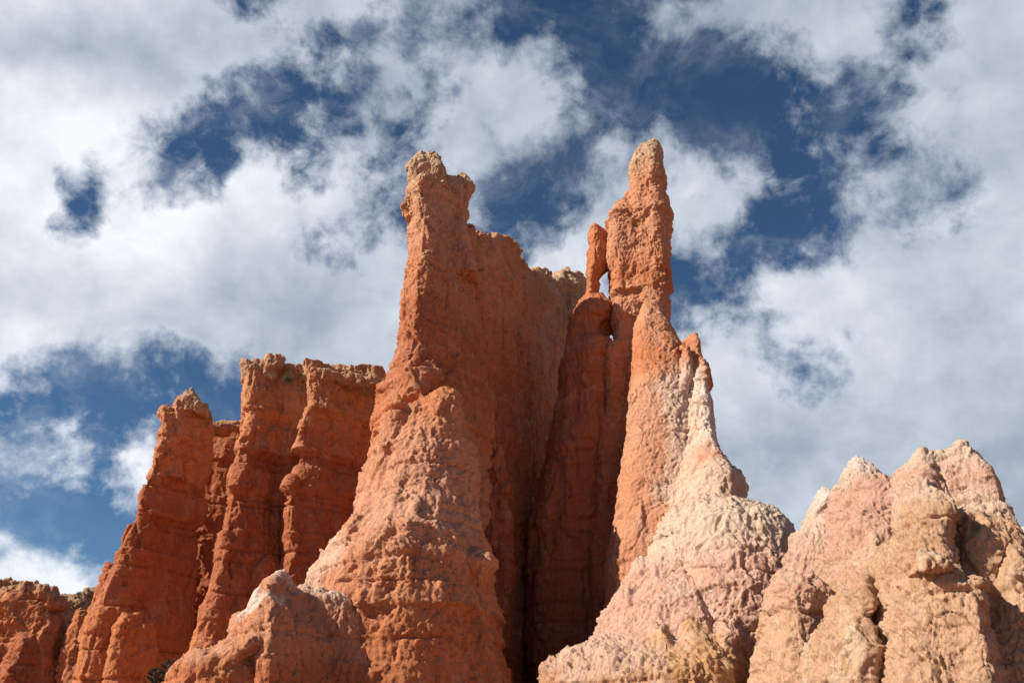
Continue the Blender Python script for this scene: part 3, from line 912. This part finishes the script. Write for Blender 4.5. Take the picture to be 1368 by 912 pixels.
# ------------------------------------------------------------------ cliffs on the left
def build_cliffs():
    Y = 86.0
    beds = [(0, PEACH), (zat(880, Y), ORANGE), (zat(820, Y), RUST), (zat(720, Y), RED), (zat(660, Y), RUST), (zat(622, Y), RUST), (zat(606, Y), (0.53, 0.21, 0.10)), (zat(560, Y), (0.54, 0.235, 0.11)), (zat(516, Y), (0.55, 0.27, 0.14)), (zat(500, Y), TAN)]
    mat = rock_mat('cliff_clay', beds, mottle=0.22, streak=0.25)
    capm = rock_mat('cap_stone', [(zat(530, Y), TAN), (zat(500, Y), (0.44, 0.27, 0.17)), (zat(485, Y), TAN)], mottle=0.2)
    led = [(zat(614, Y), 0.9, 2.2), (zat(668, Y), 0.6, 2.0), (zat(560, Y), 0.35, 1.8)]
    k = Rock()
    RIB = arris(-0.6, lf=0.15, rt=0.5)
    k.loft([(506, 328, 404), (540, 328, 408), (562, 330, 410), (586, 329, 410), (602, 319, 408), (618, 317, 404), (644, 311, 402), (670, 308, 402), (695, 303, 402), (729, 294, 405), (770, 284, 408), (787, 282, 410), (815, 269, 410), (850, 262, 410), (880, 254, 410), (912, 246, 410)],
           Y, depth=6, ratio=0.9, shape=RIB, lean=-0.6)
    k.loft([(503, 408, 520), (545, 410, 526), (560, 416, 526), (585, 402, 526), (610, 398, 530), (650, 396, 530), (700, 400, 535), (760, 394, 540), (912, 380, 560)], Y + 2.5, depth=7, ratio=0.9, shape=arris(-0.76, lf=0.0, rt=0.6), lean=-0.6)
    k.loft([(507, 334, 440), (600, 334, 440), (912, 320, 450)], Y + 3.6, depth=5, shape=SQUARE)
    k.loft([(508, 420, 520), (912, 400, 560)], Y + 7.5, depth=5, shape=SQUARE)
    k.loft([(745, 352, 372), (765, 330, 392), (800, 306, 402), (850, 288, 408), (912, 275, 412)], Y - 2.6, depth=2.4, shape=arris(-0.3, rt=0.4))
    k.loft([(640, 385, 405), (660, 378, 412), (700, 376, 416), (760, 372, 420), (830, 366, 425)], Y - 3.4, depth=2, shape=arris(-0.2), foot=False)
    face = k.build('cliff_face', mat, voxel=0.14, big=0.2, mid=0.17, small=0.10, flute=0.42, strata=0.34, pits=0.22, ledges=led, seed=13)
    # cap blocks and the thin bed along the brink
    c = Rock()
    for i, (x0, x1, y0, y1) in enumerate([(326, 340, 488, 500), (340, 350, 485, 499), (350, 361, 484, 499), (361, 382, 484, 498), (327, 352, 498, 515), (350, 378, 497, 514)]):
        c.loft([(y0, x0 + 1, x1 - 1), ((y0 + y1) / 2, x0, x1), (y1 + 2, x0 + 1, x1 - 1)], Y - 1.0 + (i % 3) * 0.3, depth=2.2, ratio=2, shape=SQUARE, foot=False)
    cap1 = c.build('cap_rock', capm, voxel=0.12, smooth=2, big=0.15, mid=0.2, small=0.12, strata=0.1, flute=0.1, pits=0.14, seed=14)
    c = Rock()
    c.loft([(497, 380, 391), (503, 378, 395), (510, 380, 395)], Y - 1, depth=1.4, shape=SQUARE, foot=False)
    c.wall([(392, 507, Y), (405, 503, Y), (425, 501, Y - 0.3), (437, 498, Y - 0.5), (450, 503, Y + 0.5), (480, 507, Y + 1.5), (520, 508, Y + 2.5)], 1.6, 1.6)
    crest = [(392, 507, Y - 1), (415, 502, Y - 1.3), (437, 499, Y - 1.6), (450, 503, Y - 0.8), (480, 507, Y), (518, 508, Y + 1)]
    c2 = Rock()
    c2.crumbs(crest, 34, 0.75, 5)
    c2.loft([(497, 380, 391), (503, 378, 395), (510, 380, 395)], Y - 1, depth=1.4, shape=SQUARE, foot=False)
    cap2 = c2.build('cap_rock', capm, voxel=0.12, smooth=1, big=0.1, mid=0.16, small=0.12, strata=0.1, flute=0.1, pits=0.1, seed=15)
    root = thing('rock_cliff', at(390, 912, Y) * [1, 1, 0], 'broad red cliff with two ribs and crusty cap blocks, left of the tallest rocks', 'cliff')
    adopt(root, face, cap1, cap2)
    # recess behind
    Yb = 99.0
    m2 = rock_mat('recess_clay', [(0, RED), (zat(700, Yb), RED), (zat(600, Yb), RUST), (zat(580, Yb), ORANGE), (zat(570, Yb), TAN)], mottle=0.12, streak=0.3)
    k = Rock()
    k.loft([(573, 262, 350), (600, 258, 350), (912, 225, 370)], Yb + 3, depth=3, shape=SQUARE)
    k.crumbs([(276, 574, Yb - 2.5), (300, 571, Yb - 2.5), (313, 569, Yb - 2.5), (332, 573, Yb - 2.5)], 12, 0.7, 8)
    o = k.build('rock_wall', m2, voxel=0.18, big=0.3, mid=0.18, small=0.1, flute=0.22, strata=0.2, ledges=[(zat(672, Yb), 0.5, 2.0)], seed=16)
    tag(o, 'dark recessed red wall between the knobbed left tower and the broad ribbed cliff', 'rock wall')
    # tower
    Yt = 94.0
    m3 = rock_mat('tower_clay', [(0, ORANGE), (zat(850, Yt), ORANGE), (zat(800, Yt), RUST), (zat(720, Yt), RED), (zat(652, Yt), RUST), (zat(636, Yt), (0.53, 0.21, 0.10)), (zat(570, Yt), (0.54, 0.235, 0.11)), (zat(545, Yt), PEACH), (zat(530, Yt), TAN)], mottle=0.22, streak=0.25)
    k = Rock()
    k.loft([(541, 236, 274), (552, 235, 276), (572, 235, 277), (586, 232, 276), (600, 217, 274), (625, 209, 268), (644, 201, 264), (664, 191, 260), (690, 190, 255), (700, 184, 252), (720, 175, 250), (750, 165, 247), (790, 150, 243), (828, 136, 240), (863, 120, 239), (912, 105, 237)],
           Yt, depth=6.5, ratio=1.0, shape=arris(-0.5, lf=0.15, rt=0.65), lean=-0.6)
    k.loft([(704, 168, 186), (722, 160, 190), (750, 155, 190), (766, 146, 190), (781, 138, 190), (798, 130, 190), (828, 118, 190), (863, 106, 190), (912, 92, 190)], Yt - 2.0, depth=4.5, ratio=0.9, shape=arris(-0.25, lf=0.15, rt=0.6), lean=-0.6)
    k.loft([(753, 143, 156), (767, 137, 160), (800, 126, 160), (860, 106, 160)], Yt + 0.5, depth=2, foot=False)
    k.loft([(556, 216, 238), (580, 216, 242), (600, 215, 244), (640, 204, 244)], Yt - 1.5, depth=1.6, foot=False)
    k.loft([(820, 165, 185), (840, 150, 200), (870, 140, 202), (912, 130, 205)], Yt - 5.5, depth=2.6, shape=arris(-0.2, rt=0.5))
    body = k.build('tower_face', m3, voxel=0.15, big=0.18, mid=0.17, small=0.10, flute=0.40, strata=0.34, pits=0.2, ledges=[(zat(648, Yt), 0.8, 2.2), (zat(698, Yt), 0.6, 1.8)], seed=17)
    cm = rock_mat('tower_cap_stone', [(zat(570, Yt), PEACH), (zat(545, Yt), TAN), (zat(520, Yt), (0.42, 0.26, 0.16))], mottle=0.2)
    c = Rock()
    c.loft([(519, 252, 259), (526, 248, 263), (533, 244, 267), (541, 234, 275), (556, 233, 276)], Yt, ratio=1.0, foot=False)
    cap1 = c.build('cap_rock', cm, voxel=0.13, smooth=1, big=0.2, mid=0.24, small=0.14, strata=0.1, flute=0.1, pits=0.1, seed=18)
    c = Rock()
    c.loft([(543, 216, 228), (548, 211, 231), (555, 210, 231), (561, 214, 230), (567, 216, 230)], Yt - 1.5, ratio=1.0, foot=False)
    cap2 = c.build('cap_rock', cm, voxel=0.13, smooth=1, big=0.15, mid=0.15, small=0.1, strata=0.1, flute=0.1, pits=0.1, seed=19)
    root = thing('rock_tower', at(190, 912, Yt) * [1, 1, 0], 'tapering red rock tower with a small balanced knob beside its pointed top', 'rock tower')
    adopt(root, body, cap1, cap2)
    # far cliffs
    Yf = 135.0
    m4 = rock_mat('far_clay', [(0, RUST), (zat(870, Yf), ORANGE), (zat(810, Yf), ORANGE), (zat(795, Yf), TAN), (zat(775, Yf), (0.40, 0.25, 0.16))], mottle=0.2, streak=0.3)
    k = Rock()
    k.loft([(776, -20, 20), (784, -30, 34), (790, -34, 52), (796, -38, 70), (805, -40, 80), (832, -44, 94), (886, -50, 98), (912, -54, 100)], Yf, depth=7, ratio=0.9, shape=SQUARE)
    k.crumbs([(0, 779, Yf - 5), (9, 774, Yf - 5), (18, 776, Yf - 5), (26, 785, Yf - 5), (36, 781, Yf - 5), (50, 784, Yf - 5), (66, 793, Yf - 5), (78, 804, Yf - 4)], 26, 1.1, 9)
    o = k.build('rock_cliff', m4, voxel=0.22, big=0.7, mid=0.4, flute=0.6, strata=0.4, seed=20)
    tag(o, 'distant orange cliff with a crumbling brown rim at the far left edge', 'cliff')
    Y2 = 150.0
    k = Rock()
    k.loft([(796, 84, 122), (800, 80, 128), (850, 70, 135), (912, 60, 140)], Y2, depth=5, shape=SQUARE)
    k.loft([(787, 124, 134), (792, 114, 140), (800, 104, 140)], Y2, depth=3, foot=False)
    k.loft([(815, 104, 122), (822, 101, 128), (850, 92, 130), (912, 80, 130)], Y2 - 18, depth=3)
    o = k.build('rock_cliff', m4, voxel=0.25, big=0.6, mid=0.4, flute=0.5, strata=0.4, seed=21)
    tag(o, 'farthest tan cliff showing in the notch between the far left cliff and the red tower', 'cliff')
    Y3 = 112.0
    m5 = rock_mat('outcrop_clay', [(0, RED), (zat(850, Y3), RED)], mottle=0.1)
    k = Rock()
    k.loft([(846, 28, 38), (852, 20, 45), (866, 12, 47), (886, -2, 47), (912, -14, 48)], Y3, ratio=0.9, shape=arris(0.3))
    o = k.build('rock_outcrop', m5, voxel=0.2, big=0.4, seed=22)
    tag(o, 'dark red pointed outcrop in front of the distant cliff at the lower left corner', 'rock outcrop')


build_left_hoodoo()
build_right_hoodoo()
build_needle()
build_alcove()
build_mound()
build_peaks()
build_knob()
build_cliffs()


# ------------------------------------------------------------------ plants
def leaf_mat(name, col):
    m = bpy.data.materials.new(name)
    m.use_nodes = True
    N = NT(m.node_tree)
    bs = m.node_tree.nodes['Principled BSDF']
    pos = N.n('ShaderNodeNewGeometry').outputs['Position']
    c = N.ramp(N.noise(pos, 3.0, 3), [(0.3, tuple(x * 0.7 for x in col)), (0.7, tuple(x * 1.4 for x in col))])
    m.node_tree.links.new(c, bs.inputs['Base Color'])
    bs.inputs['Roughness'].default_value = 0.7
    return m


def mesh_obj(name, v, f, mat):
    me = bpy.data.meshes.new(name)
    me.from_pydata([tuple(map(float, x)) for x in v], [], f)
    me.materials.append(mat)
    o = bpy.data.objects.new(name, me)
    COL.objects.link(o)
    return o


def tube(v, f, a, b, ra, rb, n=7):
    a, b = Vector(a), Vector(b)
    d = (b - a).normalized()
    x = d.orthogonal().normalized()
    y = d.cross(x)
    k = len(v)
    for c, r in ((a, ra), (b, rb)):
        for i in range(n):
            t = 2 * math.pi * i / n
            v.append(c + (x * math.cos(t) + y * math.sin(t)) * r)
    for i in range(n):
        j = (i + 1) % n
        f.append((k + i, k + j, k + n + j, k + n + i))


def build_pine():
    rg = random.Random(4)
    Y = 55.0
    tops = [at(227, 882, Y), at(206, 893, Y)]
    base = at(214, 912, Y)
    bark = leaf_mat('bark', (0.10, 0.06, 0.04))
    green = leaf_mat('pine_needles', (0.030, 0.052, 0.018))
    tv, tf, cv, cf = [], [], [], []
    tube(tv, tf, (base[0], Y, -0.3), (base[0], Y, base[2] * 0.5), 0.2, 0.15)
    for tp in tops:
        tube(tv, tf, (base[0], Y, base[2] * 0.45), tp, 0.13, 0.02)
        h = tp[2]
        for k in range(46):
            q = (k + 0.5) / 46
            z = 1.2 + (h - 1.25) * q
            f_ = max(0, (z - base[2] * 0.45) / (h - base[2] * 0.45))
            cxx = base[0] + (tp[0] - base[0]) * f_
            L = 0.25 + 1.15 * (1 - q) ** 0.8
            a = k * 2.4
            dirv = Vector((math.cos(a), math.sin(a), 0.45)).normalized()
            st = Vector((cxx, Y, z))
            en = st + dirv * L
            tube(tv, tf, st, en, 0.025, 0.008, 5)
            for _ in range(int(40 + 110 * L)):
                t = rg.uniform(0.2, 1.05)
                c = st.lerp(en, t) + Vector((rg.gauss(0, .05), rg.gauss(0, .05), rg.gauss(0, .04)))
                nd = (dirv + Vector((rg.gauss(0, .6), rg.gauss(0, .6), rg.gauss(0.25, .5)))).normalized() * rg.uniform(.10, .19)
                sd = nd.orthogonal().normalized() * 0.017
                i = len(cv)
                cv += [c - sd, c + sd, c + nd]
                cf.append((i, i + 1, i + 2))
    trunk = mesh_obj('trunk', tv, tf, bark)
    crown = mesh_obj('crown', cv, cf, green)
    root = thing('pine_tree', (base[0], Y, 0), 'dark green pine with only its two tips showing, left of the low whitish knob', 'tree')
    adopt(root, trunk, crown)


def build_shrub(name, px, py, Y, rad, label, seed):
    rg = random.Random(seed)
    c0 = Vector(at(px, py, Y))
    v, f = [], []
    for _ in range(420):
        d = Vector((rg.gauss(0, 1), rg.gauss(0, 1), rg.gauss(0.25, .8)))
        d = d.normalized() * rad * rg.uniform(.25, 1)
        d.z *= 0.75
        c = c0 + d
        n = Vector((rg.gauss(0, 1), rg.gauss(0, 1), rg.gauss(0, 1))).normalized()
        x = n.orthogonal().normalized() * rad * 0.13
        y = n.cross(x)
        i = len(v)
        v += [c - x, c + y * 0.5, c + x, c - y * 0.5]
        f.append((i, i + 1, i + 2, i + 3))
    tv, tf = [], []
    for k in range(6):
        d = Vector((rg.gauss(0, 1), rg.gauss(0, 1), 1)).normalized() * rad * .8
        tube(tv, tf, c0 - Vector((0, 0, rad * .9)), c0 + d, rad * .05, rad * .015, 5)
    a = mesh_obj('foliage', v, f, leaf_mat('shrub_leaf', (0.05, 0.075, 0.03)))
    b = mesh_obj('stem', tv, tf, leaf_mat('shrub_wood', (0.12, 0.08, 0.05)))
    root = thing(name, c0 - Vector((0, 0, rad * .9)), label, 'shrub')
    adopt(root, a, b)


build_pine()
build_shrub('shrub', 384, 507, 83.0, 0.65, 'dark green shrub tucked beside the cap blocks on the broad ribbed cliff', 2)
build_shrub('shrub', 105, 793, 145.0, 0.5, 'tiny bush on the rim of the farthest tan cliff', 3)
